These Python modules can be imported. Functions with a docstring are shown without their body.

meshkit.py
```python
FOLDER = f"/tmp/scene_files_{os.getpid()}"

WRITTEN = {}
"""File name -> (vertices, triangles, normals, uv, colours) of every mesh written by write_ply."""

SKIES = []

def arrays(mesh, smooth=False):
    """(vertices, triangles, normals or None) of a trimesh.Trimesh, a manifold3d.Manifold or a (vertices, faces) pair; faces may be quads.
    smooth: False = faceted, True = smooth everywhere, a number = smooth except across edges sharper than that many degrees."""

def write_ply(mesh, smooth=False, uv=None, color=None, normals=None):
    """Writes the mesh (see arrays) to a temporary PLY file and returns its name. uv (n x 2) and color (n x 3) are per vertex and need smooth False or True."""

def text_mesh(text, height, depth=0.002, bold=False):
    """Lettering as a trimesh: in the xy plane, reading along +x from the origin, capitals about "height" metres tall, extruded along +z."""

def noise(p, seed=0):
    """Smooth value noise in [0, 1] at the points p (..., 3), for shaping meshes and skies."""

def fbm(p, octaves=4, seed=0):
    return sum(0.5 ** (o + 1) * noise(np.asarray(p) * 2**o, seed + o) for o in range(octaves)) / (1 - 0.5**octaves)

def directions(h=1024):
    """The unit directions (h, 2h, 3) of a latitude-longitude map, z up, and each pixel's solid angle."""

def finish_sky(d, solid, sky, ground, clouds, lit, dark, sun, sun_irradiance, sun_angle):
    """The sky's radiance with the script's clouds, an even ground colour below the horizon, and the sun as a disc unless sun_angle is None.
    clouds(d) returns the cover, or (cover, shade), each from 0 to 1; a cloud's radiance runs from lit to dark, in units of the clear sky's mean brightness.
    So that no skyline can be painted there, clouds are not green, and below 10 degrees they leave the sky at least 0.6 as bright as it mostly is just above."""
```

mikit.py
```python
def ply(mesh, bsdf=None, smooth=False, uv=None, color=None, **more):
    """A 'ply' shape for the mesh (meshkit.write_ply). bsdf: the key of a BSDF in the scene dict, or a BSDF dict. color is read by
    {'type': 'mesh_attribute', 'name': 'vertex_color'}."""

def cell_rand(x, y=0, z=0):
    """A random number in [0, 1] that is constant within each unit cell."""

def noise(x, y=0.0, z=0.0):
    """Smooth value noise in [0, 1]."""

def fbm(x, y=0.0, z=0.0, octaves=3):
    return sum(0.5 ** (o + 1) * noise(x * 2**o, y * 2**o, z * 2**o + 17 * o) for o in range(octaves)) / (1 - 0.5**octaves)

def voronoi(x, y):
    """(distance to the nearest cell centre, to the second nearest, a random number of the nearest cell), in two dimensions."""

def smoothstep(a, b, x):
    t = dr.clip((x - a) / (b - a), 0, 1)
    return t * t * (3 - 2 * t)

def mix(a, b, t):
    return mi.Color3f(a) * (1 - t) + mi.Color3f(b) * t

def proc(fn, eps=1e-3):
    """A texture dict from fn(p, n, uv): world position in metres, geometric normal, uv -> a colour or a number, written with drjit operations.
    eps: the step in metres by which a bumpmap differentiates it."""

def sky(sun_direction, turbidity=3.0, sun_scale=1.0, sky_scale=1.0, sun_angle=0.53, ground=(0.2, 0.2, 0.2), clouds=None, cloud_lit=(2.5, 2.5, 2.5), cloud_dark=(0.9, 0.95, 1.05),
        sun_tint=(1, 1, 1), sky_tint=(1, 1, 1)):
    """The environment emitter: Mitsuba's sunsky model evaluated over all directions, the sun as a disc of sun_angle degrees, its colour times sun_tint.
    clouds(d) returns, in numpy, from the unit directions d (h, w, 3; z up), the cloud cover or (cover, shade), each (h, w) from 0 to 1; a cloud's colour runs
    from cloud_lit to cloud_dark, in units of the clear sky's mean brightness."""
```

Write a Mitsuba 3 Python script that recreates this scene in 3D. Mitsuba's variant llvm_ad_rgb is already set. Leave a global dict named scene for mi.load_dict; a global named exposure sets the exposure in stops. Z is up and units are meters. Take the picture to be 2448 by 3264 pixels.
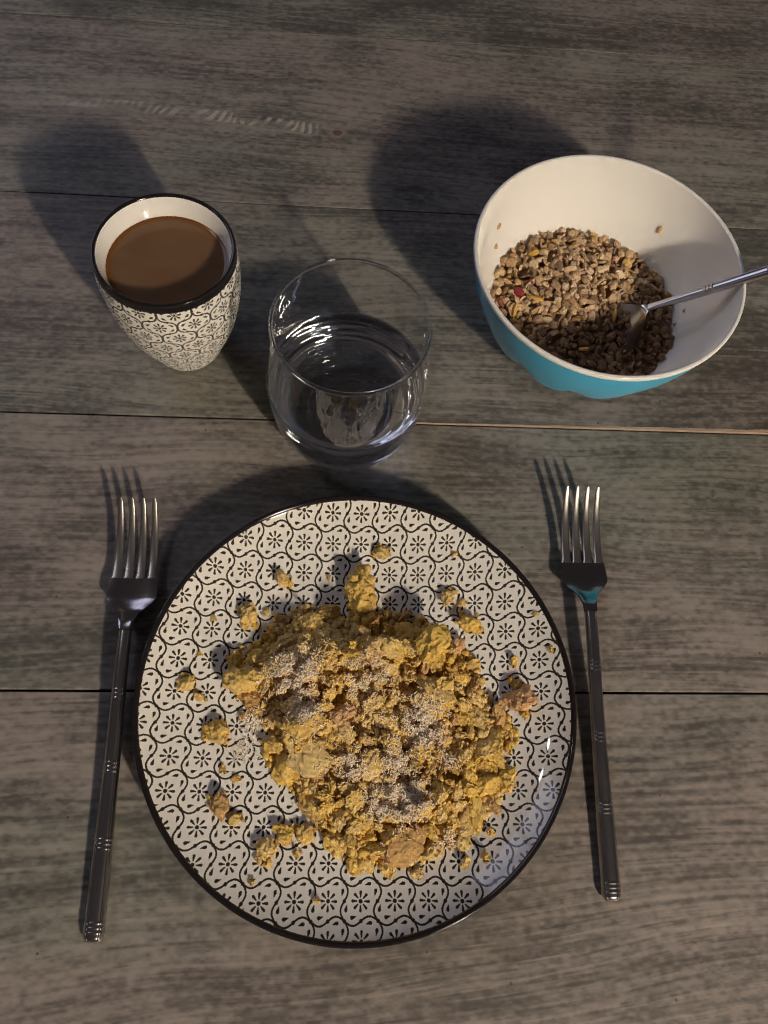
import math
import numpy as np, trimesh, drjit as dr, mitsuba as mi, mikit, meshkit
from shapely.geometry import Polygon, Point
from shapely import contains_xy, affinity

T = mi.ScalarTransform4f
PI = math.pi
scene, labels = {}, {}

# ------------------------------------------------------------------ camera, light, exposure
exposure = 0.0
CAM = np.array([0.0, 0.0, 0.4])
FW = np.array([0.078, 0.3781, -0.9225])
UP = np.array([-0.0214, 0.9257, 0.3776])
scene['camera'] = {'type': 'perspective', 'fov': 50.94, 'fov_axis': 'x', 'near_clip': 0.01, 'far_clip': 50.0,
                   'to_world': T().look_at(origin=CAM.tolist(), target=(CAM + FW).tolist(), up=UP.tolist())}
# a warm three-bulb lamp to the right behind the photographer, a cool window beyond the table on the left, and the dim room
LAMP = np.array([0.6111, -0.8989, 0.799])
LAMP_COLOR = np.array([1.0, 0.845, 0.65]) * 1780
WIN_POS, WIN_COLOR = np.array([-1.25, 1.6, 1.35]), np.array([0.74, 0.80, 1.12]) * 1.7
scene['room_light'] = {'type': 'constant', 'radiance': {'type': 'rgb', 'value': [0.036, 0.031, 0.033]}}
scene['bulb_cover'] = {'type': 'diffuse', 'reflectance': {'type': 'rgb', 'value': 0.5}}
for i in range(3):
    scene['lamp__bulb' + ('' if i == 0 else '_%03d' % i)] = {
        'type': 'sphere', 'center': (LAMP + [0.006 * (i - 1), 0, 0.040 * (i - 1)]).tolist(), 'radius': 0.0170,
        'bsdf': {'type': 'ref', 'id': 'bulb_cover'}, 'emitter': {'type': 'area', 'radiance': {'type': 'rgb', 'value': LAMP_COLOR.tolist()}}}
AIM = np.array([0.05, 0.15, 0.0])
BACK = LAMP + (LAMP - AIM) / np.linalg.norm(LAMP - AIM) * 0.07
scene['lamp__reflector'] = {'type': 'disk', 'to_world': T().look_at(origin=BACK.tolist(), target=AIM.tolist(), up=[0, 0, 1]) @ T().scale([0.145, 0.145, 1]),
                            'bsdf': {'type': 'ref', 'id': 'bulb_cover'}, 'emitter': {'type': 'area', 'radiance': {'type': 'rgb', 'value': (LAMP_COLOR / LAMP_COLOR[0] * 24.0).tolist()}}}
labels['lamp'] = {'label': 'standing lamp with three warm bulbs in front of a round reflector, behind the table', 'category': 'lamp'}


# two small spotlights under the ceiling to the left, far weaker than the lamp
for i, p in enumerate(((-1.05, 0.62, 1.50), (-0.97, 0.80, 1.50))):
    scene['ceiling_spotlight__bulb' + ('' if i == 0 else '_%03d' % i)] = {
        'type': 'sphere', 'center': list(p), 'radius': 0.034, 'bsdf': {'type': 'ref', 'id': 'bulb_cover'}, 'emitter': {'type': 'area', 'radiance': {'type': 'rgb', 'value': [52.0, 50.0, 50.0]}}}
labels['ceiling_spotlight'] = {'label': 'pair of small white ceiling spotlights above the far left of the table', 'category': 'lamp'}


# ------------------------------------------------------------------ helpers
def numbered(key):
    if key not in scene and not any(k.startswith(key + '__') for k in scene):
        return key
    n = 1
    while '%s_%03d' % (key, n) in scene or any(k.startswith('%s_%03d__' % (key, n)) for k in scene):
        n += 1
    return '%s_%03d' % (key, n)


COUNT = {}


def nkey(key):                                   # fast numbering for the loops
    n = COUNT.get(key, 0)
    COUNT[key] = n + 1
    return key if n == 0 else '%s_%03d' % (key, n)


def put(key, mesh, bsdf, smooth=False, **kw):
    key = nkey(key)
    scene[key] = mikit.ply(mesh, bsdf, smooth, **kw)
    return key


def lathe(profile, n=160, center=(0, 0, 0), close=True):
    """Profile of (r, z); the normals point to the left of the direction of travel seen with r to the right and z up... i.e. outward for an ascending wall."""
    p = np.asarray(profile, float)
    a = np.arange(n) * 2 * PI / n
    V, rings = [], []
    for r, z in p:
        if r < 1e-7:
            rings.append([len(V)] * n)
            V.append((0, 0, z))
        else:
            rings.append(list(range(len(V), len(V) + n)))
            V += list(zip(r * np.cos(a), r * np.sin(a), np.full(n, z)))
    F = []
    for i in range(len(p) - 1):
        A, B = rings[i], rings[i + 1]
        for j in range(n):
            k = (j + 1) % n
            if A[j] != A[k]:
                F.append((A[j], A[k], B[k]))
            if B[j] != B[k]:
                F.append((A[j], B[k], B[j]))
    return trimesh.Trimesh(np.array(V, float) + np.asarray(center), F, process=False)


def curve(pts, n=60):
    """A smooth curve through (r, z) points (Catmull-Rom by arc length)."""
    from scipy.interpolate import PchipInterpolator
    p = np.asarray(pts, float)
    s = np.r_[0, np.cumsum(np.hypot(*np.diff(p, axis=0).T))]
    t = np.linspace(0, s[-1], n)
    return np.c_[PchipInterpolator(s, p[:, 0])(t), PchipInterpolator(s, p[:, 1])(t)]


def loft(sections, cap0=True, cap1=True):
    """Sections: list of (m, 3) closed rings of equal length."""
    S = np.asarray(sections, float)
    n, m = S.shape[:2]
    V = S.reshape(-1, 3)
    F = []
    for i in range(n - 1):
        for j in range(m):
            k = (j + 1) % m
            a, b, c, d = i * m + j, i * m + k, (i + 1) * m + k, (i + 1) * m + j
            F += [(a, b, c), (a, c, d)]
    V = list(map(tuple, V))
    if cap0:
        V.append(tuple(S[0].mean(0)))
        F += [(len(V) - 1, (j + 1) % m, j) for j in range(m)]
    if cap1:
        V.append(tuple(S[-1].mean(0)))
        F += [(len(V) - 1, (n - 1) * m + j, (n - 1) * m + (j + 1) % m) for j in range(m)]
    mesh = trimesh.Trimesh(np.array(V), F, process=False)
    if cap0 and cap1 and mesh.volume < 0:
        mesh.invert()
    return mesh


def noise_fn(p, seed=0, octaves=3):
    return meshkit.fbm(p, octaves, seed) - 0.5


ICO = {k: trimesh.creation.icosphere(subdivisions=k) for k in (0, 1, 2, 3, 4)}


def lump(rng, size, sub, rough=0.5, freq=2.2, flat=None, octaves=3):
    """A crumb: a ball pushed about by noise, size = half-extents."""
    v = np.array(ICO[sub].vertices)
    o = rng.uniform(0, 60, 3)
    d = 1 + rough * 2 * noise_fn(v * freq + o, 3, octaves)
    v = v * d[:, None] * np.broadcast_to(size, 3)
    R = trimesh.transformations.random_rotation_matrix(rng.uniform(size=3))[:3, :3]
    return v @ R.T, np.array(ICO[sub].faces)


def join(parts):
    V, F, C, at = [], [], [], 0
    for v, f, *c in parts:
        V.append(v)
        F.append(f + at)
        at += len(v)
        if c:
            C.append(np.broadcast_to(c[0], v.shape))
    return np.vstack(V), np.vstack(F), (np.vstack(C) if C else None)


P_, smoothstep, noise, fbm, cell_rand, mix = mikit.proc, mikit.smoothstep, mikit.noise, mikit.fbm, mikit.cell_rand, mikit.mix


def two(b):
    return {'type': 'twosided', 'bsdf': b}


def plain(color, rough, spec=0.5, **kw):
    return two({'type': 'principled', 'base_color': {'type': 'rgb', 'value': list(color)}, 'roughness': rough, 'specular': spec, **kw})


# lamp stem and window beyond the frame
stem = trimesh.creation.cylinder(0.008, 1.66, sections=24)
stem.apply_translation(LAMP + [0.055, -0.13, -0.76])
scene['dark_metal'] = plain((0.05, 0.05, 0.05), 0.4)
put('lamp__stem', stem, 'dark_metal', 30)
labels['window'] = {'label': 'window pane letting in cool evening light beyond the table', 'kind': 'structure'}
for i, (dx, dz) in enumerate(((-0.27, -0.27), (0.27, -0.27), (-0.27, 0.27), (0.27, 0.27))):
    to = T().look_at(origin=WIN_POS.tolist(), target=[0.05, 0.15, 0], up=[0, 0, 1]) @ T().translate([dx, dz, 0]) @ T().scale([0.25, 0.25, 1])
    scene[nkey('window__pane')] = {'type': 'rectangle', 'to_world': to, 'bsdf': {'type': 'ref', 'id': 'bulb_cover'},
                                   'emitter': {'type': 'area', 'radiance': {'type': 'rgb', 'value': WIN_COLOR.tolist()}}}

# ------------------------------------------------------------------ table of grey planks
JOINTS = [-0.385, -0.234, -0.083, 0.0682, 0.2182, 0.3712, 0.5270, 0.679, 0.831]


def plank_id(y):
    return sum(dr.select(y > j, 1.0, 0.0) for j in JOINTS)


def wood(p, n, uv):
    X, Y = p.x, p.y
    k = plank_id(Y)
    o = k * 7.31
    X = X + o
    # slow bends of the grain, strongest on the nearest plank
    w = (fbm(X * 4.0, Y * 9.0, o) - 0.5) * 0.030 + (noise(X * 11.0, Y * 22.0, o + 3) - 0.5) * 0.006
    bend = dr.select(dr.abs(k - 3.0) < 0.5, 1.0, 0.0)
    Yw = Y + w + bend * 0.10 * (-(X - o) * 0.9 + (X - o - 0.04) * (X - o - 0.04) * 0.6) * smoothstep(0.03, -0.05, Y)
    broad = fbm(X * 2.2, Yw * 26.0, 1.7)
    streak = fbm(X * 9.0, Yw * 230.0, 4.1)
    fine = fbm(X * 34.0, Yw * 820.0, 9.3, octaves=2)
    blot = fbm(X * 24.0, Y * 60.0, 2.2, octaves=4)
    big = fbm(X * 5.0, Y * 7.0, 6.6)
    ring = 0.5 + 0.5 * dr.sin(2 * PI * (Yw * 165.0 + 2.2 * fbm(X * 3.0, Y * 20.0, 8.0)))
    ringy = smoothstep(0.35, 0.75, fbm(X * 6.0, Y * 12.0, 11.0)) * (0.35 + 0.65 * bend)
    t = 0.46 + (0.45 - 0.10 * bend) * (broad - 0.5) + 0.50 * (streak - 0.5) + 0.85 * (fine - 0.5) + 1.25 * (blot - 0.5) + 1.0 * (big - 0.5) + 0.42 * ringy * (ring - 0.5)
    grit = fbm(X * 300.0, Y * 520.0, 12.0, octaves=2)
    pale = smoothstep(0.60, 0.74, fbm(X * 20.0, Yw * 420.0, 27.0)) * smoothstep(0.45, 0.6, fbm(X * 8.0, Y * 20.0, 29.0))
    t = t + 0.75 * (grit - 0.5) + 0.30 * pale
    # short dark pores and saw marks
    pore = smoothstep(0.72, 0.84, fbm(X * 60.0, Yw * 600.0, 21.0, octaves=2))
    t = 0.48 + 0.52 * dr.tanh((t - 0.20 * pore - 0.49) * 1.9)
    c = mix((0.066, 0.062, 0.058), (0.258, 0.238, 0.219), t)
    hue = fbm(X * 5.5, Y * 13.0, 31.0)
    c = mix(c * mi.Color3f(0.97, 1.01, 0.97), c * mi.Color3f(1.04, 0.985, 0.99), smoothstep(0.35, 0.65, hue))
    f1, f2, fr = mikit.voronoi(p.x * 38.0, p.y * 38.0)
    c = mix(c, (0.05, 0.035, 0.025), 0.7 * dr.select(fr > 0.80, smoothstep(0.035, 0.015, f1), 0.0))
    # a knot at the end of a row of pale tool marks on the far plank
    kx, ky = p.x - 0.0055, p.y - 0.4345
    kd = dr.sqrt(kx * kx + ky * ky * 1.6)
    along = (p.x + 0.215) / 0.218
    line = 0.4515 - 0.0145 * along * along
    sm = smoothstep(0.0062, 0.0030, dr.abs(p.y - line + 0.002))
    dash = smoothstep(0.35, 0.75, 0.5 + 0.5 * dr.sin(2 * PI * (p.x * 150.0 - (p.y - line) * 70.0 + 2.2 * noise(p.x * 38.0, 1.0, 2.0) + 0.8 * noise(p.x * 120.0, p.y * 120.0, 2.0))))
    dash = dr.maximum(dash, smoothstep(-0.115, -0.145, p.x) * 0.6) * smoothstep(0.15, 0.85, noise(p.x * 55.0, p.y * 110.0, 7.0))
    on = smoothstep(-0.20, -0.165, p.x) * smoothstep(0.004, -0.006, p.x) * sm
    c = mix(c, (0.40, 0.37, 0.345), 0.8 * on * dash)
    c = mix(c, (0.27, 0.215, 0.18), 0.6 * smoothstep(0.0095, 0.0040, kd) * noise(p.x * 300.0, p.y * 300.0, 3.0) * 1.4)
    c = mix(c, (0.085, 0.055, 0.045), 0.8 * smoothstep(0.0042, 0.0022, kd))
    return c


def wood_bump(p, n, uv):
    o = plank_id(p.y) * 7.31
    X = p.x + o
    w = (fbm(X * 4.0, p.y * 9.0, o) - 0.5) * 0.030
    return (fbm(X * 9.0, (p.y + w) * 230.0, 4.1) + 0.5 * fbm(X * 34.0, (p.y + w) * 820.0, 9.3, octaves=2)) * 0.00022


scene['grey_wood'] = two({'type': 'bumpmap', 'arbitrary': P_(wood_bump, 2e-4), 'scale': 1.0,
                          'bsdf': {'type': 'principled', 'base_color': P_(wood), 'roughness': 0.52, 'specular': 0.35}})
scene['joint_dark'] = plain((0.02, 0.017, 0.015), 0.9, 0.1)
labels['table'] = {'label': 'grey weathered wood table top of long planks', 'kind': 'structure'}
for i, (a, b) in enumerate(zip(JOINTS[:-1], JOINTS[1:])):
    g, e, th = 0.0003 if abs(b - 0.3712) < 1e-6 or abs(b - 0.527) < 1e-6 else 0.0006, 0.0003, 0.02
    g0 = 0.0003 if abs(a - 0.3712) < 1e-6 or abs(a - 0.527) < 1e-6 else 0.0006
    prof = [(a + g0, -th), (b - g, -th), (b - g, -e), (b - g - e * 0.7, -e * 0.25), (b - g - e * 1.6, 0), (a + g0 + e * 1.6, 0), (a + g0 + e * 0.7, -e * 0.25), (a + g0, -e)]
    xs = (-0.75, 0.85)
    m = loft([[(x, y, z) for y, z in prof] for x in xs])
    put('table__plank', m, 'grey_wood')
base = trimesh.creation.box((1.56, 1.17, 0.03))
base.apply_translation((0.05, 0.223, -0.0355))
put('table__underlay', base, 'joint_dark')
# pale torn edge of the surface layer along one joint
rng = np.random.RandomState(5)
xs = np.linspace(0.052, 0.62, 160)
wid = np.interp(xs, [0.052, 0.09, 0.16, 0.24, 0.62], [0.0001, 0.0008, 0.0015, 0.0022, 0.003]) * (1 + 0.6 * noise_fn(np.c_[xs * 90, xs * 0, xs * 0], 4))
low = 0.2186 + 0.0003 * noise_fn(np.c_[xs * 60, xs * 0 + 3, xs * 0], 8)
ring = [[(x, l, -0.004), (x, l + w, -0.004), (x, l + w, 0.0003), (x, l + 0.0002, 0.00045), (x, l, 0.0001)] for x, l, w in zip(xs, low, wid)]


def raw_wood(p, n, uv):
    return mix((0.36, 0.255, 0.19), (0.52, 0.40, 0.315), fbm(p.x * 120, p.y * 900, 3.0))


scene['raw_wood'] = two({'type': 'diffuse', 'reflectance': P_(raw_wood)})
put('table__torn_edge', loft(ring), 'raw_wood', 30)
labels['table__torn_edge'] = {'label': 'pale torn edge along a plank joint'}

# ------------------------------------------------------------------ printed ceramic pattern
LINE = (0.022, 0.018, 0.013)


def motif(u, v, bold=0.0):
    """1 inside the dark print of a lattice of unit cells (nodes at the corners, a flower in the middle)."""
    a = 0.115
    su, sv = dr.sin(2 * PI * u), dr.sin(2 * PI * v)
    cu, cv = dr.cos(2 * PI * u), dr.cos(2 * PI * v)
    fu, fv = u - dr.floor(u + 0.5), v - dr.floor(v + 0.5)          # to the nearest lattice line
    dh = dr.abs(fv + a * su) / dr.sqrt(1 + (2 * PI * a * cu) ** 2)
    dv = dr.abs(fu + a * sv) / dr.sqrt(1 + (2 * PI * a * cv) ** 2)
    d = dr.minimum(dh, dv) - 0.0240
    hu, hv = u - dr.floor(u * 2 + 0.5) * 0.5, v - dr.floor(v * 2 + 0.5) * 0.5
    mid = dr.abs(dr.floor(u * 2 + 0.5) + dr.floor(v * 2 + 0.5) - 2 * dr.floor((dr.floor(u * 2 + 0.5) + dr.floor(v * 2 + 0.5)) * 0.5)) > 0.5
    corner = (dr.abs(fu) < 0.25) & (dr.abs(fv) < 0.25)
    dots = dr.select(mid | corner, dr.sqrt(hu * hu + hv * hv) - 0.052, 1.0)
    d = dr.minimum(d, dots)
    x, y = u - dr.floor(u) - 0.5, v - dr.floor(v) - 0.5
    r = dr.sqrt(x * x + y * y)
    d = dr.minimum(d, r - 0.056)
    th = dr.atan2(y, x) + 0.04
    th = th - dr.floor(th / (PI / 4) + 0.5) * (PI / 4)
    px, py = r * dr.cos(th), r * dr.sin(th)
    t = dr.clip((px - 0.115) / 0.125, 0, 1)
    d = dr.minimum(d, dr.sqrt((px - 0.115 - 0.125 * t) ** 2 + py * py) - (0.016 + 0.022 * t))

    def drop(hx, hy, tx, ty):
        ex, ey = tx - hx, ty - hy
        t = dr.clip(((x - hx) * ex + (y - hy) * ey) / (ex * ex + ey * ey), 0, 1)
        return dr.sqrt((x - hx - ex * t) ** 2 + (y - hy - ey * t) ** 2) - 0.050 * (1 - 0.85 * t)

    for q in ((0.275, 0.455, 0.15, 0.425), (0.46, 0.27, 0.425, 0.145), (-0.27, -0.415, -0.145, -0.385), (-0.455, -0.225, -0.42, -0.10)):
        d = dr.minimum(d, drop(*q))
    return smoothstep(0.010, -0.010, d - bold)


PLATE = np.array([0.0196, 0.0615, 0.0])
OX, OY, EX, EY = -0.0080 - 0.00725, 0.1263 - 0.0075, 0.01452, 0.01502


def plate_print(p, n, uv):
    u = (p.x - OX) / EX + 0.07 * (noise(p.x * 45, p.y * 45, 3.0) - 0.5)
    v = (p.y - OY) / EY + 0.07 * (noise(p.x * 45, p.y * 45, 9.0) - 0.5)
    g = mix((0.68, 0.66, 0.62), (0.72, 0.70, 0.665), noise(p.x * 60, p.y * 60, 1.0))
    return mix(g, LINE, motif(u, v, 0.004))


scene['plate_glaze'] = two({'type': 'principled', 'base_color': P_(plate_print), 'roughness': 0.05, 'specular': 0.5})
scene['white_glaze'] = plain((0.78, 0.77, 0.745), 0.05)
scene['black_glaze'] = plain((0.012, 0.010, 0.011), 0.08, 0.5)

# plate: a coupe plate of 20.5 cm
RP = 0.1026
well = curve([(0.0, 0.0060), (0.045, 0.0062), (0.064, 0.0070), (0.078, 0.0096), (0.090, 0.0140), (0.0983, 0.0188), (0.1002, 0.0202)], 70)
WELL_R, WELL_Z = well[:, 0], well[:, 1]


def plate_z(x, y):
    return np.interp(np.hypot(x - PLATE[0], y - PLATE[1]), WELL_R, WELL_Z)


rim_a = curve([(0.1002, 0.0202), (0.1014, 0.0213), (0.1024, 0.0214), (0.1029, 0.0206), (0.1022, 0.0190), (0.0990, 0.0160)], 26)
under = curve([(0.0990, 0.0160), (0.088, 0.0096), (0.072, 0.0040), (0.060, 0.0026), (0.0575, 0.0002), (0.0545, 0.0002), (0.053, 0.0025), (0.0, 0.0026)], 60)
put('patterned_plate__well', lathe(well[::-1], 200, PLATE), 'plate_glaze', True)
put('patterned_plate__rim', lathe(rim_a[::-1], 240, PLATE), 'black_glaze', True)
put('patterned_plate__underside', lathe(under[::-1], 160, PLATE), 'white_glaze', 40)
labels['patterned_plate'] = {'label': 'round white plate printed with small black flowers, black rim, holding yellow crumbly food', 'category': 'plate'}
labels['patterned_plate__rim'] = {'label': 'thin glossy black rim'}

# ------------------------------------------------------------------ cup with coffee
CUP = np.array([-0.0781, 0.265, 0.0])
cup_o = curve([(0.0176, 0.0006), (0.0188, 0.0022), (0.0229, 0.0120), (0.0281, 0.0250), (0.0322, 0.0400), (0.0345, 0.0550), (0.0351, 0.0680), (0.0346, 0.0772)], 70)
cup_rim = curve([(0.0346, 0.0772), (0.0344, 0.0806), (0.0338, 0.0820), (0.0328, 0.0819), (0.0322, 0.0812)], 18)
cup_i = curve([(0.0322, 0.0812), (0.0306, 0.0760), (0.0297, 0.0700), (0.0285, 0.055), (0.023, 0.020), (0.012, 0.0080), (0.0, 0.0075)], 50)


def cup_print(p, n, uv):
    x, y = p.x - float(CUP[0]), p.y - float(CUP[1])
    s = dr.atan2(y, x) * (13.0 / (2 * PI)) + 0.33 + 0.03 * (noise(x * 90, y * 90, p.z * 90) - 0.5)
    z = p.z / 0.0190 + 0.02
    g = mix((0.74, 0.72, 0.66), (0.80, 0.78, 0.73), noise(x * 80, y * 80, p.z * 80))
    return mix(g, LINE, 0.97 * motif(s + z, s - z, 0.011))


scene['cup_glaze'] = two({'type': 'principled', 'base_color': P_(cup_print), 'roughness': 0.06, 'specular': 0.5})
put('patterned_cup__body', lathe(cup_o, 160, CUP), 'cup_glaze', True)
put('patterned_cup__rim', lathe(cup_rim, 160, CUP), 'black_glaze', True)
put('patterned_cup__interior', lathe(cup_i, 160, CUP), 'white_glaze', True)
put('patterned_cup__foot', lathe([(0.0, 0.0012), (0.0150, 0.0012), (0.0160, 0.0002), (0.0176, 0.0006)], 120, CUP), 'white_glaze', True)
labels['patterned_cup'] = {'label': 'handleless tapered cup printed with a black ogee flower lattice, black rim, filled with brown coffee', 'category': 'cup'}


def coffee_color(p, n, uv):
    x, y = p.x - float(CUP[0]), p.y - float(CUP[1])
    r = dr.sqrt(x * x + y * y)
    sw = fbm(x * 60 + 3, y * 110, 2.0)
    c = mix((0.120, 0.065, 0.034), (0.160, 0.092, 0.052), sw)
    return mix(c, (0.14, 0.058, 0.016), smoothstep(0.0262, 0.0292, r))


scene['coffee_liquid'] = two({'type': 'principled', 'base_color': P_(coffee_color), 'roughness': 0.12, 'specular': 0.28})
cof = curve([(0.0, 0.0700), (0.026, 0.0700), (0.0283, 0.0701), (0.0292, 0.0703), (0.02965, 0.0707)], 24)
cof = np.vstack([[(0.0, 0.060), (0.0285, 0.060)], cof[::-1]])
put('coffee', lathe(cof, 140, CUP), 'coffee_liquid', 40)
labels['coffee'] = {'label': 'brown milky coffee filling the black rimmed cup', 'category': 'coffee'}

# ------------------------------------------------------------------ tumbler with water
GL = np.array([0.0119, 0.2187, 0.0])
scene['tumbler_glass'] = {'type': 'dielectric', 'int_ior': 1.5, 'ext_ior': 1.0}
scene['tumbler_sheet'] = {'type': 'thindielectric', 'int_ior': 1.45, 'ext_ior': 1.0}
scene['glass_to_water'] = {'type': 'dielectric', 'int_ior': 1.5, 'ext_ior': 1.333}
scene['water_top'] = {'type': 'dielectric', 'int_ior': 1.333, 'ext_ior': 1.0}
ZW = 0.0445


def wavy(mesh, amp, seed):
    v = np.array(mesh.vertices) - GL
    th = np.arctan2(v[:, 1], v[:, 0])
    rings = noise_fn(np.c_[np.cos(th) * 0.7 + 9, np.sin(th) * 0.7 + 9, v[:, 2] * 130], seed, 2)      # spun rings and a little ripple round the wall
    ripple = noise_fn(np.c_[np.cos(th) * 3.2 + 9, np.sin(th) * 3.2 + 9, v[:, 2] * 60], seed + 3, 2)
    v[:, :2] *= (1 + amp * (rings + 0.5 * ripple))[:, None]
    return trimesh.Trimesh(v + GL, mesh.faces, process=False)


go = curve([(0.0, 0.0016), (0.016, 0.0015), (0.0215, 0.0003), (0.0240, 0.0006), (0.0300, 0.0038), (0.0358, 0.0110), (0.0392, 0.0220), (0.0407, 0.0340), (0.0410, 0.0450), (0.0402, 0.0600), (0.0388, 0.0760), (0.0370, 0.0905)], 140)
gi = curve([(0.0, 0.0110), (0.014, 0.0112), (0.024, 0.0135), (0.0320, 0.0185), (0.0366, 0.0280), (0.0388, 0.0380), (0.0393, 0.0450), (0.0390, 0.0560)], 110)
lo = go[go[:, 1] < ZW]
ro = np.interp(ZW, go[20:, 1], go[20:, 0])
ri = np.interp(ZW, gi[20:, 1], gi[20:, 0])
body = np.vstack([lo, [(ro, ZW), (ro - 0.0004, ZW + 0.0005), (ri + 0.0003, ZW + 0.0005), (ri, ZW)]])
put('drinking_glass__base', wavy(lathe(body, 240, GL), 0.017, 5), 'tumbler_glass', 40)
inner = np.vstack([gi[gi[:, 1] < ZW], [(ri, ZW)]])


hi = go[go[:, 1] > ZW + 0.0004]
put('drinking_glass__wall', wavy(lathe(np.vstack([[(ro - 0.0004, ZW + 0.0005)], hi - [0.0004, 0]]), 240, GL), 0.005, 5), 'tumbler_sheet', True)
an = np.linspace(0, 2 * PI, 15)
put('drinking_glass__rim', lathe([(0.0366 + 0.00095 * math.cos(t), 0.0910 + 0.0010 * math.sin(t)) for t in an], 220, GL), 'tumbler_glass', True)
labels['drinking_glass'] = {'label': 'clear rounded stemless glass tumbler half full of water between the cup and the bowl', 'category': 'glass'}
put('water__surface', lathe(curve([(ri, ZW), (ri - 0.0006, ZW - 0.0007), (ri - 0.0020, ZW - 0.0011), (0.0, ZW - 0.0012)], 30), 200, GL), 'water_top', True)
put('water__body', wavy(lathe(inner[::-1], 240, GL), 0.017, 6), 'glass_to_water', True)
labels['water'] = {'label': 'clear water standing in the round tumbler', 'category': 'water'}

# ------------------------------------------------------------------ bowl
BW = np.array([0.1486, 0.2808, 0.0])
bo = curve([(0.0335, 0.0006), (0.0350, 0.0010), (0.0362, 0.0050), (0.0420, 0.0100), (0.0520, 0.0200), (0.0600, 0.0320), (0.0660, 0.0450), (0.0700, 0.0580), (0.0720, 0.0672)], 110)
m = lathe(bo, 320, BW)
v = np.array(m.vertices) - BW
ang = np.arctan2(v[:, 1], v[:, 0])
rr = np.hypot(v[:, 0], v[:, 1])
wave = np.cos(11 * ang + 0.9)
push = (0.0014 * wave + 0.0004 * np.cos(22 * ang + 1.8) - 0.0005) * np.exp(-np.abs((v[:, 2] - 0.022) / 0.0125) ** 2.5)      # soft moulded dimples round the lower wall
v[:, :2] *= ((rr - push) / rr)[:, None]
m.vertices = v + BW
scene['teal_glaze'] = plain((0.065, 0.41, 0.66), 0.05, 0.5)
put('cereal_bowl__body', m, 'teal_glaze', True)
labels['cereal_bowl__body'] = {'label': 'glossy turquoise outside with soft dimples'}
put('cereal_bowl__rim', lathe(curve([(0.0720, 0.0672), (0.0726, 0.0692), (0.0722, 0.0702), (0.0712, 0.0704), (0.0703, 0.0698)], 20), 240, BW), 'white_glaze', True)
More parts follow.
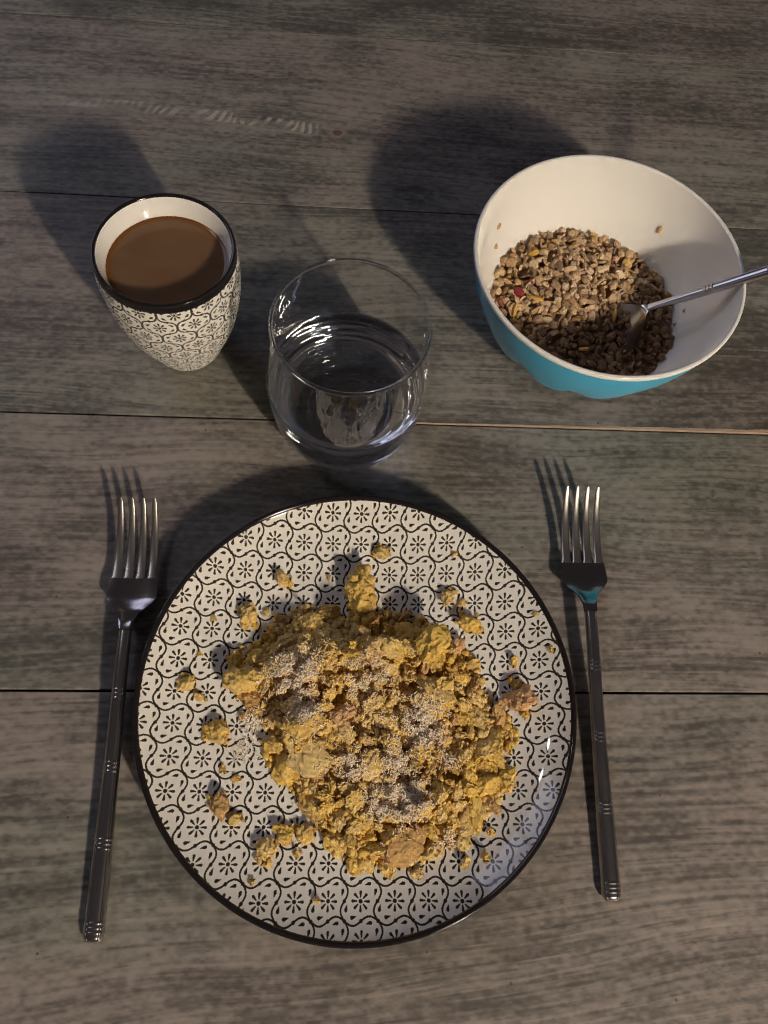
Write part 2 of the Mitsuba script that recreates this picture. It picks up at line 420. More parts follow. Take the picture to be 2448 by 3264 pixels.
bi = curve([(0.0703, 0.0698), (0.0683, 0.0580), (0.0640, 0.0450), (0.0578, 0.0325), (0.0495, 0.0215), (0.0385, 0.0125), (0.020, 0.0078), (0.0, 0.0072)], 100)
put('cereal_bowl__interior', lathe(bi, 240, BW), 'white_glaze', True)
put('cereal_bowl__foot', lathe([(0.0, 0.003), (0.030, 0.003), (0.0312, 0.0004), (0.0335, 0.0006)], 120, BW), 'white_glaze', True)
labels['cereal_bowl'] = {'label': 'turquoise bowl with white inside, holding muesli and a spoon', 'category': 'bowl'}


def bowl_r(z):
    o = np.argsort(bi[:, 1])
    return np.interp(z, bi[o, 1], bi[o, 0])


def bowl_z(x, y):
    r = np.hypot(x - BW[0], y - BW[1])
    o = np.argsort(bi[:, 0])
    return np.interp(r, bi[o, 0], bi[o, 1])


# ------------------------------------------------------------------ cutlery
def steel_rough(p, n, uv):
    return 0.16 + 0.10 * fbm(p.x * 300, p.y * 60, p.z * 200)


scene['brushed_steel'] = two({'type': 'principled', 'base_color': {'type': 'rgb', 'value': [0.52, 0.49, 0.46]}, 'metallic': 1.0, 'roughness': 0.33})
scene['worn_steel'] = two({'type': 'principled', 'base_color': {'type': 'rgb', 'value': [0.36, 0.33, 0.32]}, 'metallic': 1.0, 'roughness': 0.17})
scene['steel'] = two({'type': 'principled', 'base_color': {'type': 'rgb', 'value': [0.50, 0.475, 0.46]}, 'metallic': 1.0, 'roughness': P_(steel_rough)})


def bar(stations, profile_fn):
    return [profile_fn(*s) for s in stations]


def handle_ring(w, th, lift):
    """Cross-section in (across, up): a shallow rounded panel between two fine grooves, long bevels, rounded back; top at lift."""
    a = w / 2
    half = [(0.0, 0.0), (0.30, -0.02), (0.50, -0.07), (0.56, -0.125), (0.62, -0.09), (0.72, -0.12), (0.90, -0.33), (1.0, -0.55), (0.92, -0.82), (0.55, -1.0)]
    right = [(a * x, lift + th * y) for x, y in half]
    return np.array([(-x, y) for x, y in right[:0:-1]] + right)


def groove(s, rings):
    """+ on the three little ridges of a ring set, - between them."""
    g = 0.0
    for r in rings:
        for o in (-0.0019, 0.0, 0.0019):
            g = np.maximum(g, np.exp(-((s - r - o) / 0.00042) ** 2))
    return g


def ringset(y, rings):
    return any(abs(y - r) < 0.0032 for r in rings)


def make_fork(name, x0, x1, y_end, y_tip, rings, lean=0.0):
    """A fork lying along y: handle end at (x1, y_end), tine tips around (x0, y_tip)."""
    L = y_tip - y_end
    cx = lambda y: np.interp(y, [y_end, y_tip], [x1, x0]) + lean * (y - y_end) * (y_tip - y) / L
    yn = y_tip - 0.066                       # end of the handle, start of the neck
    from scipy.interpolate import PchipInterpolator
    ys_k = [y_end, y_end + 0.02, y_end + 0.07, yn, yn + 0.003, yn + 0.0115, yn + 0.0195, y_tip - 0.033, y_tip - 0.018, y_tip]
    zt = PchipInterpolator(ys_k, [0.0056, 0.0062, 0.0085, 0.0132, 0.0127, 0.0085, 0.0068, 0.0070, 0.0095, 0.0188])
    segs, last, sec = [], None, []
    for y in np.arange(y_end, yn + 1e-9, 0.00028):
        w = np.interp(y, [y_end, y_end + 0.0025, y_end + 0.03, y_end + 0.07, yn], [0.0068, 0.0092, 0.0088, 0.0074, 0.0062])
        th = np.interp(y, [y_end, y_end + 0.002, y_end + 0.05, yn], [0.0026, 0.0048, 0.0046, 0.0036])
        g = groove(y, rings)
        edge = np.clip(1 - (y - y_end) / 0.0018, 0, 1) ** 2
        pr = handle_ring(w + 0.0002 * g, th, float(zt(y)) + 0.00016 * g - 0.0012 * edge)
        pr[:, 1] = np.maximum(pr[:, 1], 0.0003)
        sec.append([(cx(y) + a, y, b) for a, b in pr])
    put(name + '__handle', loft(sec, True, False), 'steel', 35)
    # neck and head: a thin dished plate
    sec = []
    yr = y_tip - 0.0385                      # root of the slots
    for y in np.linspace(yn, yr, 60):
        w = np.interp(y, [yn, yn + 0.004, yn + 0.009, yn + 0.0145, yn + 0.0175, yn + 0.021, yr], [0.0062, 0.0068, 0.0098, 0.0205, 0.0242, 0.0243, 0.0226])
        th = np.interp(y, [yn, yn + 0.014, yr], [0.0036, 0.0019, 0.0017])
        dish = np.interp(y, [yn, yn + 0.012, yr], [0.0, 0.0011, 0.0004])
        q = np.linspace(-1, 1, 11)
        z0 = float(zt(y))
        top = [(cx(y) + w / 2 * a, y, z0 + dish * (a * a - 0.4) - (0.0003 if abs(a) == 1 else 0)) for a in q]
        bot = [(cx(y) + w / 2 * a * 0.985, y, max(0.0003, z0 - th + dish * (a * a - 0.4) + (0.0006 if abs(a) == 1 else 0))) for a in q[::-1]]
        sec.append(top[::-1] + bot[::-1])
    put(name + '__head', loft(sec, False, True), 'worn_steel', 40)
    for i in range(4):
        c0 = (i - 1.5) * 0.00585
        sec = []
        for y in np.linspace(yr, y_tip, 44):
            s = (y - yr) / (y_tip - yr)
            w = np.interp(s, [0, 0.06, 0.45, 0.95, 1], [0.00535, 0.0046, 0.0041, 0.0027, 0.0014])
            th = np.interp(s, [0, 0.5, 0.95, 1], [0.0017, 0.0017, 0.0013, 0.0008])
            z0 = float(zt(y)) + 0.0004 * (((i - 1.5) / 1.5) ** 2 - 0.3) * (1 - s)
            c = cx(y) + c0 * np.interp(s, [0, 1], [1.0, 0.945])
            sec.append([(c - w / 2, y, z0 - th / 2), (c - w * 0.43, y, z0 - th * 0.22), (c - w * 0.28, y, z0 - th * 0.05), (c, y, z0), (c + w * 0.28, y, z0 - th * 0.05), (c + w * 0.43, y, z0 - th * 0.22), (c + w / 2, y, z0 - th / 2), (c + w * 0.36, y, z0 - th), (c - w * 0.36, y, z0 - th)])
        put(name + '__tine', loft(sec, True, True), 'brushed_steel', 40)


make_fork('fork', -0.0921, -0.0933, -0.0387, 0.1611, [-0.0332, 0.0001, 0.0326, 0.0650])
make_fork('fork_001', 0.1386, 0.1358, -0.0260, 0.1732, [-0.0205, 0.0134, 0.0459, 0.0797])
labels['fork'] = {'label': 'dark steel fork lying to the left of the plate, half tucked by its rim', 'category': 'fork'}
labels['fork_001'] = {'label': 'dark steel fork lying to the right of the plate', 'category': 'fork'}

# spoon leaning on the bowl rim
N0 = np.array([0.1805, 0.2769, 0.0375])
D = np.array([0.0451, -0.0068, 0.0445])
D = D / np.linalg.norm(D)
side = np.cross([0, 0, 1.0], D)
side /= np.linalg.norm(side)
upv = np.cross(D, side)
sec = []
for s in np.arange(0.0, 0.125, 0.0003):
    w = np.interp(s, [0, 0.006, 0.03, 0.06, 0.122, 0.125], [0.0050, 0.0044, 0.0056, 0.0062, 0.0086, 0.0066])
    g = groove(s, [0.0335, 0.066, 0.098])
    pr = handle_ring(w + 0.0003 * g, np.interp(s, [0, 0.02, 0.125], [0.0015, 0.0036, 0.0044]), 0.00032 * g - 0.0002)
    sec.append([N0 + D * s + side * a + upv * b for a, b in pr])
put('spoon__handle', loft(sec, False, True), 'steel', 35)
# spoon bowl: grid, thickened
axis = np.array([-0.80, -0.42, -0.46])
axis /= np.linalg.norm(axis)
sd = np.cross(axis, [-0.05, 0.10, 1.0])
sd /= np.linalg.norm(sd)
nu = np.cross(sd, axis)
nu = nu if nu[2] > 0 else -nu
SL = 0.050
rows = []
for t in np.linspace(0, 1, 40):
    hw = np.interp(t, [0, 0.05, 0.12, 0.25, 0.45, 0.65, 0.85, 0.95, 1], [0.0026, 0.0032, 0.0070, 0.0130, 0.0166, 0.0164, 0.0118, 0.0068, 0.0012])
    dep = 0.0085 * np.sin(PI * np.clip((t - 0.05) / 0.95, 0, 1)) ** 0.8
    q = np.linspace(-1, 1, 17)
    top = [N0 + axis * SL * t + sd * hw * a + nu * (-dep * (1 - a * a) - 0.0002) for a in q]
    bot = [N0 + axis * SL * t + sd * hw * a + nu * (-dep * (1 - a * a) - 0.0015 - 0.0016 * max(0, 1 - t * 6)) for a in q[::-1]]
    rows.append(top + bot)
put('spoon__bowl', loft(rows, True, True), 'steel', 50)
labels['spoon'] = {'label': 'steel spoon standing in the muesli, handle leaning over the bowl rim', 'category': 'spoon'}

# ------------------------------------------------------------------ muesli
scene['oat'] = two({'type': 'principled', 'base_color': {'type': 'mesh_attribute', 'name': 'vertex_color'}, 'roughness': 0.55, 'specular': 0.35})
rng = np.random.RandomState(21)
MC = np.array([0.1405, 0.2880])


def muesli_z(x, y):
    r = np.hypot(x - MC[0], y - MC[1]) / 0.056
    dome = 0.0315 - 0.0060 * np.clip(r, 0, 2) ** 2
    dome = dome + 0.0045 * np.exp(-(((x - 0.135) / 0.026) ** 2 + ((y - 0.300) / 0.026) ** 2))
    hollow = 0.0068 * np.exp(-(((x - 0.164) / 0.020) ** 2 + ((y - 0.264) / 0.016) ** 2))
    return dome - hollow


g = np.linspace(-0.062, 0.062, 140)
X, Y = np.meshgrid(BW[0] + g, BW[1] + g)
Z = muesli_z(X, Y) + 0.004 * noise_fn(np.stack([X * 190, Y * 190, X * 0], -1), 2) - 0.001
inside = Z > bowl_z(X, Y) - 0.0012
idx = np.arange(X.size).reshape(X.shape)
ok = inside[:-1, :-1] & inside[1:, :-1] & inside[:-1, 1:] & inside[1:, 1:]
a, b, c, d = idx[:-1, :-1][ok], idx[:-1, 1:][ok], idx[1:, 1:][ok], idx[1:, :-1][ok]
F = np.vstack([np.c_[a, b, c], np.c_[a, c, d]])
V = np.c_[X.ravel(), Y.ravel(), Z.ravel()]
C = np.array([0.20, 0.125, 0.075]) * (0.7 + 0.9 * meshkit.fbm(V * 400, 2, 5))[:, None]
used = np.unique(F)
re = np.zeros(len(V), int)
re[used] = np.arange(len(used))
put('muesli__mass', (V[used], re[F]), 'oat', True, color=C[used])
labels['muesli'] = {'label': 'heap of pale oat muesli with red and yellow fruit bits in the turquoise bowl', 'category': 'muesli'}
labels['muesli__mass'] = {'label': 'damp dark muesli underneath', 'kind': 'stuff'}
PAL = np.array([(0.57, 0.41, 0.25), (0.50, 0.345, 0.195), (0.60, 0.455, 0.30), (0.44, 0.28, 0.15), (0.36, 0.24, 0.145), (0.27, 0.17, 0.10), (0.60, 0.40, 0.13), (0.57, 0.37, 0.24)])
PW = np.array([0.25, 0.2, 0.15, 0.13, 0.10, 0.07, 0.05, 0.05])
stuff, n_parts = [], 0


def oat(x, y, z, s, col, kind):
    if kind == 0:                             # puffy nugget
        v, f = lump(rng, np.array([1.05, rng.uniform(0.7, 1), rng.uniform(0.55, 0.8)]) * s, 2, 0.58, 2.0)
    else:                                     # rolled flake
        v, f = lump(rng, np.array([1.3, rng.uniform(0.7, 1.0), 0.26]) * s, 2, 0.52, 1.8)
    tone = 1 + 0.55 * noise_fn(v / s * 1.6 + x * 900, 8, 2)
    return v + [x, y, z], f, col * tone[:, None]


spots = []
for _ in range(12000):
    x, y = BW[0] + rng.uniform(-0.06, 0.06), BW[1] + rng.uniform(-0.06, 0.06)
    z = muesli_z(x, y)
    if z < bowl_z(x, y) + 0.0002:
        continue
    s = rng.uniform(0.0018, 0.0032) if len(spots) < 430 else rng.uniform(0.0010, 0.0019)
    if any((x - q[0]) ** 2 + (y - q[1]) ** 2 < (0.62 * (s + q[3])) ** 2 for q in spots[:430]) and len(spots) < 430:
        continue
    spots.append((x, y, z + rng.uniform(-0.0004, 0.0022) * (1 if len(spots) < 430 else 0.7), s))
    if len(spots) >= 1150:
        break
order = []
for i, (x, y, z, s) in enumerate(spots):
    wet = 1 / (1 + math.exp(-((x - 0.150) * 0.55 - (y - 0.272) * 1.0) / 0.006))     # soaked towards the spoon
    col = PAL[rng.choice(len(PAL), p=PW)] * (1 - np.array([0.58, 0.66, 0.70]) * wet) * rng.uniform(0.85, 1.1)
    o = oat(x, y, z, s, col, 0 if rng.uniform() < 0.52 else 1)
    if i < 285:
        put('muesli__oat_flake', (o[0], o[1]), 'oat', True, color=o[2])
    else:
        stuff.append(o)
V, F, C = join(stuff)
put('muesli__small_flakes', (V, F), 'oat', True, color=C)
labels['muesli__small_flakes'] = {'label': 'small oat bits between the flakes', 'kind': 'stuff'}
for x, y, s, col in ((0.1085, 0.2868, 0.0030, (0.30, 0.035, 0.045)), (0.0985, 0.2800, 0.0026, (0.22, 0.06, 0.035)), (0.1640, 0.3235, 0.0013, (0.28, 0.03, 0.04)), (0.1160, 0.2925, 0.0018, (0.20, 0.05, 0.04))):
    v, f = lump(rng, np.array([1.5, 0.75, 0.7]) * s, 2, 0.3, 1.6)
    put('muesli__red_fruit_piece', (v + [x, y, max(muesli_z(x, y), bowl_z(x, y)) + 0.0022], f), 'oat', True, color=np.broadcast_to(col, v.shape))
for x, y, s in ((0.1185, 0.3125, 0.0034), (0.1060, 0.2745, 0.0030), (0.1640, 0.2755, 0.0030), (0.158, 0.330, 0.0026), (0.118, 0.2815, 0.003), (0.1435, 0.2520, 0.0028)):
    v, f = lump(rng, np.array([1.4, 0.6, 0.35]) * s, 2, 0.35, 1.6)
    put('muesli__yellow_fruit_piece', (v + [x, y, max(muesli_z(x, y), bowl_z(x, y)) + 0.0024], f), 'oat', True, color=np.broadcast_to((0.62, 0.38, 0.09), v.shape))
# bits stuck to the white wall
for x, y, s, lab in ((0.0960, 0.3190, 0.0019, 'tan oat crumb stuck high on the left inner wall of the bowl'), (0.0955, 0.3120, 0.0016, 'orange fruit crumb on the left inner bowl wall just under a tan one'),
                     (0.1925, 0.3265, 0.0022, 'lone tan oat crumb stuck on the far inner wall right of the muesli'), (0.2010, 0.2740, 0.0013, 'brown muesli speck under the spoon handle, nearer the heap'),
                     (0.2050, 0.2800, 0.0011, 'brown muesli speck under the spoon handle, nearer the rim')):
    v, f = lump(rng, np.array([1, 0.8, 0.55]) * s, 2, 0.45, 1.8)
    k = put('muesli_crumb', (v + [x, y, bowl_z(x, y) + 0.0004], f), 'oat', True, color=np.broadcast_to((0.50, 0.33, 0.16), v.shape))
    labels[k] = {'label': lab, 'category': 'crumb', 'group': 'muesli crumbs stuck to the bowl wall'}

# ------------------------------------------------------------------ the yellow crumbly heap
scene['egg'] = two({'type': 'principled', 'base_color': {'type': 'mesh_attribute', 'name': 'vertex_color'}, 'roughness': 0.75, 'specular': 0.10})
OUT = [[-0.0201, 0.1052], [0.0002, 0.1102], [0.0117, 0.1033], [0.0324, 0.1082], [0.0555, 0.1038], [0.0621, 0.0945], [0.0712, 0.0899], [0.0798, 0.0785], [0.0835, 0.0651], [0.0939, 0.0521], [0.0967, 0.0435],
       [0.0871, 0.033], [0.0898, 0.0248], [0.0848, 0.0147], [0.0692, 0.003], [0.0583, -0.0046], [0.0457, -0.0101], [0.021, -0.0126], [0.0108, -0.006], [0.0045, 0.0017], [0.0002, 0.0094], [-0.0083, 0.0173],
       [-0.0127, 0.0252], [-0.0257, 0.0354], [-0.023, 0.0457], [-0.0267, 0.0562], [-0.0402, 0.0668], [-0.0431, 0.0777], [-0.0328, 0.089]]
heap = affinity.scale(Polygon(OUT), 0.97, 0.97)
YEL, PALE, TAN, PEACH = map(np.array, ((0.61, 0.41, 0.108), (0.60, 0.44, 0.19), (0.40, 0.25, 0.105), (0.55, 0.335, 0.17)))
g = np.arange(-0.062, 0.112, 0.0006)
h = np.arange(-0.030, 0.128, 0.0006)
X, Y = np.meshgrid(g, h)
from scipy.ndimage import distance_transform_edt, map_coordinates
ins = contains_xy(heap, X, Y)
dist = distance_transform_edt(ins) * 0.0006 - distance_transform_edt(~ins) * 0.0006


def billow(p, seed, octaves=4):
    t = 0
    for o in range(octaves):
        t = t + 0.5 ** o * np.abs(2 * meshkit.noise(np.asarray(p) * 2.1 ** o, seed + o) - 1)
    return t / 2


p3 = np.stack([X, Y, X * 0], -1)
rise = 0.0120 * (1 - np.exp(-np.clip(dist, 0, 1) / 0.0075)) * (1 - 0.55 * np.clip((Y - 0.086) / 0.008, 0, 1))
ridge = 0.0150 * np.exp(-(np.maximum(0.0835 + 0.10 * (X - 0.02) - Y, 0) / 0.0120) ** 2 - (np.maximum(Y - 0.0835 - 0.10 * (X - 0.02), 0) / 0.0070) ** 2) * np.clip((X + 0.030) / 0.02, 0, 1) * np.clip((0.072 - X) / 0.015, 0, 1)
west = 0.0065 * np.exp(-(((X + 0.008) / 0.014) ** 2 + ((Y - 0.052) / 0.014) ** 2)) + 0.005 * np.exp(-(((X + 0.034) / 0.009) ** 2 + ((Y - 0.074) / 0.009) ** 2))
east = 0.0045 * np.exp(-(((X - 0.060) / 0.02) ** 2 + ((Y - 0.064) / 0.006) ** 2)) + 0.004 * np.exp(-(((X - 0.04) / 0.03) ** 2 + ((Y - 0.010) / 0.008) ** 2))
Ht = (rise + (ridge + west + east) * np.clip(dist / 0.006, 0, 1)) * (0.80 + 0.55 * (meshkit.fbm(p3 * 50, 3, 9) - 0.25))       # where the top of the heap should be
Hh = np.where(dist > 0, Ht * 0.62 - 0.0012 + 0.0090 * (billow(p3 * 90, 3, 3) - 0.42) * np.clip(dist / 0.008, 0, 1), np.clip(dist * 1.2, -0.004, 0)) + 0.0007 * (meshkit.fbm(p3 * 700, 3, 14) - 0.5) * 2 + 0.0030 * (billow(p3 * 230, 31, 3) - 0.4) * np.clip(dist / 0.004, 0, 1)


def top_h(x, y):
    return float(map_coordinates(Ht, [[(y + 0.030) / 0.0006], [(x + 0.062) / 0.0006]], order=1, mode='nearest')[0])


def heap_h(x, y):
    return float(map_coordinates(Hh, [[(y + 0.030) / 0.0006], [(x + 0.062) / 0.0006]], order=1, mode='nearest')[0])


def heap_z(x, y):
    return plate_z(x, y) + max(heap_h(x, y), 0.0)


Z = plate_z(X, Y) + Hh
okv = Hh > -0.0006
idx = np.arange(X.size).reshape(X.shape)
ok = okv[:-1, :-1] & okv[1:, :-1] & okv[:-1, 1:] & okv[1:, 1:]
a, b, c, d = idx[:-1, :-1][ok], idx[:-1, 1:][ok], idx[1:, 1:][ok], idx[1:, :-1][ok]
F = np.vstack([np.c_[a, b, c], np.c_[a, c, d]])
V = np.c_[X.ravel(), Y.ravel(), Z.ravel()]


def egg_color(v, k=0.0):
    t = np.clip((meshkit.fbm(v * 75, 3, 40) - 0.5) * 3.2 + 0.35 + k, 0, 1)[:, None]
    u = np.clip((meshkit.fbm(v * 120, 3, 50) - 0.58) * 5, 0, 1)[:, None]
    w = (0.86 + 0.28 * meshkit.fbm(v * 900, 2, 60))[:, None]
    return ((YEL * (1 - t) + PALE * t) * (1 - 0.75 * u) + TAN * 0.75 * u) * w


used = np.unique(F)
re = np.zeros(len(V), int)
re[used] = np.arange(len(used))
put('scrambled_egg__mass', (V[used], re[F]), 'egg', True, color=egg_color(V[used]))
labels['scrambled_egg'] = {'label': 'large heap of crumbly yellow scrambled egg in the middle of the patterned plate', 'category': 'food'}
labels['scrambled_egg__mass'] = {'label': 'crumbly yellow mass'}
rng = np.random.RandomState(77)


def egg_lump(x, y, z, size, sub, k=0.0, col=None, rough=0.45, freq=2.0):
    v, f = lump(rng, size, sub, rough, freq, octaves=4 if sub > 2 else 3)
    # crumb texture on the larger lumps
    if sub > 2:
        n_ = np.array(trimesh.Trimesh(v, f, process=False).vertex_normals)
        v = v + n_ * (0.0022 * (billow(v * 420 + x * 300, 70, 2) - 0.45))[:, None]
    v = v + [x, y, z]
    c = egg_color(v, k) if col is None else col * (0.86 + 0.28 * meshkit.fbm(v * 900, 2, 60))[:, None]
    return v, f, c


def in_heap(n, margin=0.0, seed=1):
    r_ = np.random.RandomState(seed)
    poly = heap.buffer(-margin)
    out = []
    while len(out) < n:
        q = r_.uniform((-0.045, -0.014), (0.098, 0.112))
        if poly.contains(Point(q)):
            out.append(q)
    return out


def grain(x, y, z, s, k):
    return egg_lump(x, y, z, np.array([1.2, 0.95, 0.8]) * s, 1, k, None, 0.5, 1.7)


def cluster(x, y, z, ext, k=0.0, col=None, grains=1.0):
    """A clump: a noisy core covered in fine grains."""
    ext = np.asarray(ext, float)
    out = [egg_lump(x, y, z, ext * 0.86, 3 if ext.max() > 0.003 else 2, k, col, 0.38)]
    n = int(grains * 26 * (ext[0] * ext[1] + ext[0] * ext[2]) / 2 / 0.0035 ** 2)
    core = out[0][0]
    for i in rng.randint(0, len(core), min(n, 130)):
        q = core[i]
        if q[2] < z - ext[2] * 0.5:
            continue
        s = rng.uniform(0.00045, 0.00105)
        o = egg_lump(q[0], q[1], q[2] + 0.1 * s, np.array([1.2, 1.0, 0.8]) * s, 1, k + rng.uniform(-0.25, 0.25), None if col is None else col * rng.uniform(0.92, 1.08), 0.5, 1.7)
        out.append(o)
    return out


def chunk(x, y, z, ext, k=0.0, col=None, tilt=0.5):
    """A broken piece of the crumbly mass: angular, tilted, with a fine porous surface."""
    ext = np.asarray(ext, float)
    sub = 4 if ext.max() > 0.0042 else 3
    v = np.array(ICO[sub].vertices)
    o = rng.uniform(0, 60, 3)
    p = v
    d = 1 + 0.95 * noise_fn(v * 1.5 + o, 3, 2) + 0.30 * noise_fn(v * 4.0 + o, 4, 2)
    v = p * d[:, None] * ext
    R_ = trimesh.transformations.euler_matrix(rng.normal(0, tilt), rng.normal(0, tilt), rng.uniform(0, 2 * PI))[:3, :3]
    v = v @ R_.T
    f = np.array(ICO[sub].faces)
    n_ = np.array(trimesh.Trimesh(v, f, process=False).vertex_normals)
    v = v + n_ * (0.0016 * (billow(v * 480 + o, 70, 2) - 0.45) + 0.0009 * (billow(v * 1000 + o, 75, 2) - 0.45))[:, None]
    v = v + [x, y, z]
    c = egg_color(v, k) if col is None else col * (0.82 + 0.36 * meshkit.fbm(v * 800, 2, 60))[:, None]
    return [(v, f, c)]


placed = []
for x, y in in_heap(2600, -0.0005, 3):
    s = float(np.clip(rng.lognormal(math.log(0.0046), 0.36), 0.0026, 0.0088))
    if any((x - q[0]) ** 2 + (y - q[1]) ** 2 < (0.72 * (s + q[2])) ** 2 for q in placed):
        continue
    placed.append((x, y, s))
    ext = np.array([1.25, rng.uniform(0.65, 0.95), rng.uniform(0.42, 0.70)]) * s
    z = plate_z(x, y) + max(top_h(x, y) * rng.uniform(0.72, 1.05) - ext[2] * 0.75, ext[2] * 0.5)
    k = rng.uniform(-0.55, 0.55)
    col = None if rng.uniform() < 0.90 else (TAN * 1.15 if rng.uniform() < 0.6 else PEACH)
    V, F, C = join(chunk(x, y, z, ext, k, col))
    put('scrambled_egg__clump', (V, F), 'egg', True, color=C)
for x, y, sx, sz, col in ((0.0674, 0.0880, 0.0056, 0.0050, PEACH), (0.0388, -0.0024, 0.0105, 0.0040, TAN * 1.12), (0.0249, 0.0815, 0.0070, 0.0055, PALE * [0.98, 0.9, 0.9]), (-0.0350, 0.0715, 0.0095, 0.008, None),
                          (-0.0060, 0.0500, 0.0105, 0.005, None), (0.0560, 0.0650, 0.0105, 0.0042, None), (0.0545, 0.0870, 0.0105, 0.006, YEL), (-0.0040, 0.0370, 0.0110, 0.003, PALE)):
    V, F, C = join(chunk(x, y, plate_z(x, y) + max(top_h(x, y), 0.004) - 0.2 * sz, np.array([sx, sx * 0.66, sz]), 0, col, 0.25))
    put('scrambled_egg__clump', (V, F), 'egg', True, color=C)


def top_z(x, y):
    return plate_z(x, y) + max(heap_h(x, y), 0.0)


small = []
for i, (x, y) in enumerate(in_heap(4300, -0.0018, 5)):
    s = rng.uniform(0.0004, 0.0010) if i % 3 else rng.uniform(0.0010, 0.0021)
    small.append(grain(x, y, heap_z(x, y) + s * rng.uniform(-0.1, 0.7), s, rng.uniform(-0.45, 0.45)))
V, F, C = join(small)
put('scrambled_egg__crumbs', (V, F), 'egg', True, color=C)
labels['scrambled_egg__crumbs'] = {'label': 'fine crumbs all over the heap', 'kind': 'stuff'}

# chunks and crumbs that lie apart on the plate
LOOSE = [(0.0316, 0.1371, 0.005, 'yellow crumb nearest the far rim, beyond the tall chunk'), (-0.0185, 0.1222, 0.0053, 'yellow crumb at the far left of the heap, alone between printed flowers'), (0.0046, 0.1238, 0.0019, None),
         (-0.0336, 0.103, 0.0066, 'oval yellow crumb just off the upper left corner of the heap'), (-0.0258, 0.1059, 0.0028, None), (-0.0514, 0.1016, 0.0019, None),
         (-0.061, 0.0695, 0.0052, 'leftmost large yellow crumb on the plate'), (-0.0552, 0.0637, 0.0034, 'small yellow crumb just below the leftmost large one'),
         (-0.0455, 0.0479, 0.0066, 'knobbly double crumb left of the heap, halfway down'), (-0.0358, 0.0274, 0.0026, None), (-0.0423, 0.0156, 0.0064, 'tan and yellow crumb at the lower left of the heap'), (-0.0354, 0.0097, 0.004, 'small crumb touching the lower left tan crumb'),
         (-0.0219, -0.0028, 0.0052, 'yellow crumb below left of the heap, towards the near rim'), (-0.0196, -0.0085, 0.003, None), (0.002, -0.0235, 0.0022, 'tiny crumb nearest the front rim of the plate'), (-0.0136, 0.0038, 0.0058, 'bright crumb against the lower left edge of the heap'),
         (0.0649, 0.1142, 0.005, 'flat crumb at the far right of the heap'), (0.0723, 0.1114, 0.0026, None), (0.0753, 0.1007, 0.0070, 'large upright yellow crumb right of the heap top'), (0.0968, 0.0816, 0.0032, 'thin crumb at the right above a peach one'), (0.0945, 0.072, 0.003, None),
         (0.0977, 0.0631, 0.0085, 'peach coloured chunk at the right edge of the heap'), (0.1130, 0.0855, 0.002, 'tiny yellow crumb by the right rim'), (0.0687, 0.136, 0.002, None), (0.067, -0.0012, 0.0037, 'brownish crumb off the lower right of the heap'), (0.0762, -0.0067, 0.003, 'crumb nearest the lower right rim'),
         (0.0677, -0.0089, 0.003, None), (0.0457, -0.0135, 0.0031, 'crumb just below the tan chunk at the front of the heap'), (-0.0567, 0.0841, 0.0016, None), (-0.0372, 0.0881, 0.002, None), (-0.0423, 0.0315, 0.0024, None), (-0.0263, -0.0158, 0.002, None),
         (-0.0038, 0.0037, 0.0048, 'wide yellow crumb touching the lower left front of the heap'), (0.08, 0.0029, 0.0024, None), (0.0899, 0.0228, 0.0032, None), (0.1073, 0.1035, 0.0016, None), (-0.0076, -0.0049, 0.0026, None), (-0.0343, 0.0552, 0.0026, None)]
for x, y, r, lab in LOOSE:
    col = TAN * 1.1 if lab and ' tan ' in ' ' + lab[:9] else PEACH if lab and 'peach' in lab[:6] else None
    pieces = chunk(x, y, plate_z(x, y) + r * 0.42, np.array([1.05, rng.uniform(0.7, 1.0), rng.uniform(0.6, 0.8)]) * r * 0.9, rng.uniform(-0.4, 0.4), col)
    for _ in range(int(rng.randint(3, 8) if r > 0.0035 else 2)):
        t = rng.uniform(0, 2 * PI)
        q = r * rng.uniform(0.18, 0.40)
        xx, yy = x + math.cos(t) * r * 0.85, y + math.sin(t) * r * 0.85
        pieces += chunk(xx, yy, plate_z(xx, yy) + q * rng.uniform(0.4, 1.0), q * np.array([1.1, 0.9, 0.8]), rng.uniform(-0.4, 0.4), None)
    V, F, C = join(pieces)
    if lab is None:
        put('scrambled_egg__stray_crumb', (V, F), 'egg', True, color=C)
        continue
    k = put('egg_crumb', (V, F), 'egg', True, color=C)
    labels[k] = {'label': lab, 'category': 'crumb', 'group': 'egg crumbs scattered on the plate'}
pieces = []
for dy, dz, s in ((-0.013, 0.005, 0.0062), (-0.007, 0.0075, 0.0074), (0.0, 0.0085, 0.0072), (0.006, 0.0075, 0.0052), (0.0105, 0.006, 0.0034)):
    x, y = 0.0205 + rng.uniform(-0.0012, 0.0012), 0.1170 + dy
    pieces += chunk(x, y, plate_z(x, y) + dz, np.array([1.05, 0.9, 0.85]) * s, -0.2)
for _ in range(26):
    x, y = 0.0205 + rng.uniform(-0.007, 0.007), 0.1170 + rng.uniform(-0.017, 0.010)
    pieces.append(egg_lump(x, y, plate_z(x, y) + rng.uniform(0.004, 0.012), rng.uniform(0.0012, 0.0026), 2, 0))
V, F, C = join(pieces)
k = put('egg_chunk', (V, F), 'egg', True, color=C)
labels[k] = {'label': 'tall golden egg chunk standing at the far side of the heap', 'category': 'food'}

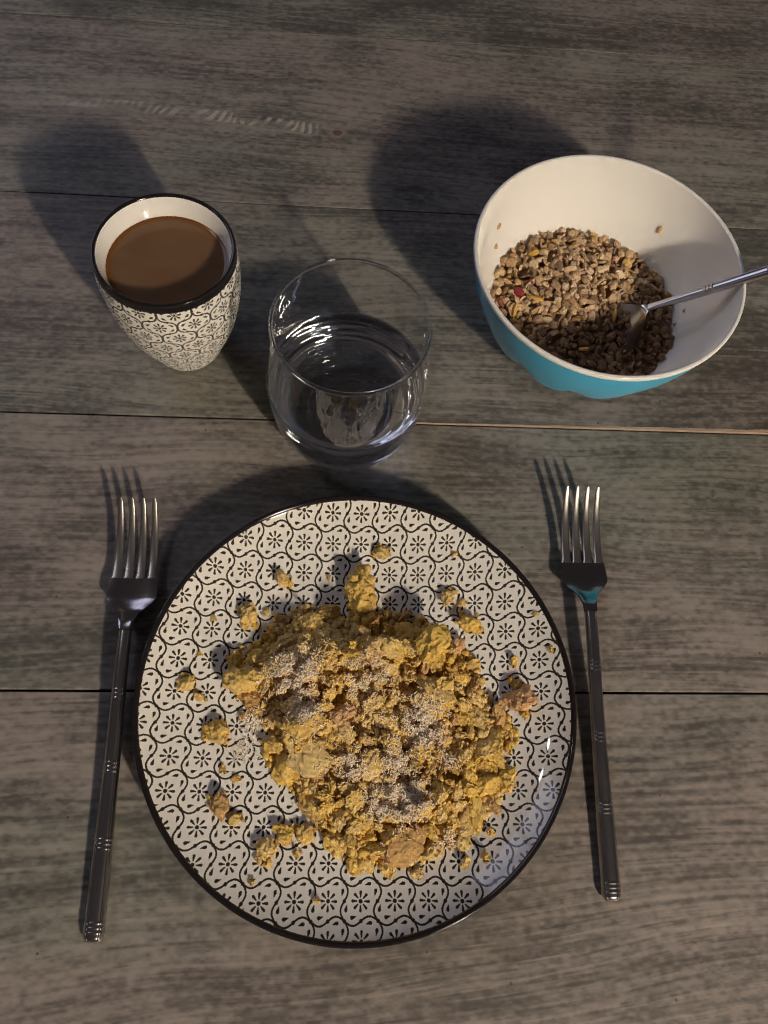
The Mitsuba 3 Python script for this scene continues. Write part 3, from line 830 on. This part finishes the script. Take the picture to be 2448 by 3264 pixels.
# fine white shreds in patches over the heap
scene['shred_white'] = plain((0.78, 0.70, 0.58), 0.8, 0.1)
PATCH = [(-0.0097, 0.0711, 0.016, 850), (0.0499, 0.0503, 0.0125, 900), (0.0407, 0.0183, 0.0115, 750), (-0.0290, 0.0520, 0.0070, 120), (0.0161, 0.0321, 0.0075, 260), (0.0284, 0.0146, 0.0075, 170), (0.0202, 0.070, 0.0090, 230),
         (0.0369, 0.034, 0.0080, 200), (0.0621, 0.034, 0.0060, 60), (0.02, 0.045, 0.040, 400), (-0.0330, 0.0400, 0.007, 70), (0.0600, 0.0000, 0.006, 60), (-0.006, 0.056, 0.008, 230), (0.030, 0.0730, 0.007, 80)]
box = trimesh.creation.box((1, 1, 1))
sv, sf = np.array(box.vertices), np.array(box.faces)
shreds = []
# what the shreds fall on: the highest point of all the egg under them
cell, grid = 0.0007, {}
for k_, d_ in scene.items():
    if k_.startswith('scrambled_egg__') and d_.get('type') == 'ply':
        vv = meshkit.WRITTEN[d_['filename']][0]
        ij = np.floor(vv[:, :2] / cell).astype(int)
        for key_, z_ in zip(map(tuple, ij.tolist()), vv[:, 2].tolist()):
            if z_ > grid.get(key_, -1):
                grid[key_] = z_
for x0, y0, r, n in PATCH:
    for _ in range(int(n * 1.5)):
        x, y = rng.normal((x0, y0), r * 0.46)
        if np.hypot(x - PLATE[0], y - PLATE[1]) > 0.09:
            continue
        L, w = rng.uniform(0.0006, 0.0022), rng.uniform(0.00020, 0.00042)
        v = sv * [L, w, w * 0.8]
        t, e = rng.uniform(0, 2 * PI), rng.normal(0, 0.5)
        R = trimesh.transformations.euler_matrix(rng.uniform(0, 6), e, t)[:3, :3]
        z = max(grid.get((int(np.floor(x / cell)), int(np.floor(y / cell))), -1), float(plate_z(x, y)))
        shreds.append((v @ R.T + [x, y, z + rng.uniform(-0.0002, 0.0008)], sf))
V, F, _ = join(shreds)
put('grated_shreds', (V, F), 'shred_white', False)
labels['grated_shreds'] = {'label': 'fine white grated shreds sprinkled in patches over the yellow heap', 'category': 'food', 'kind': 'stuff'}
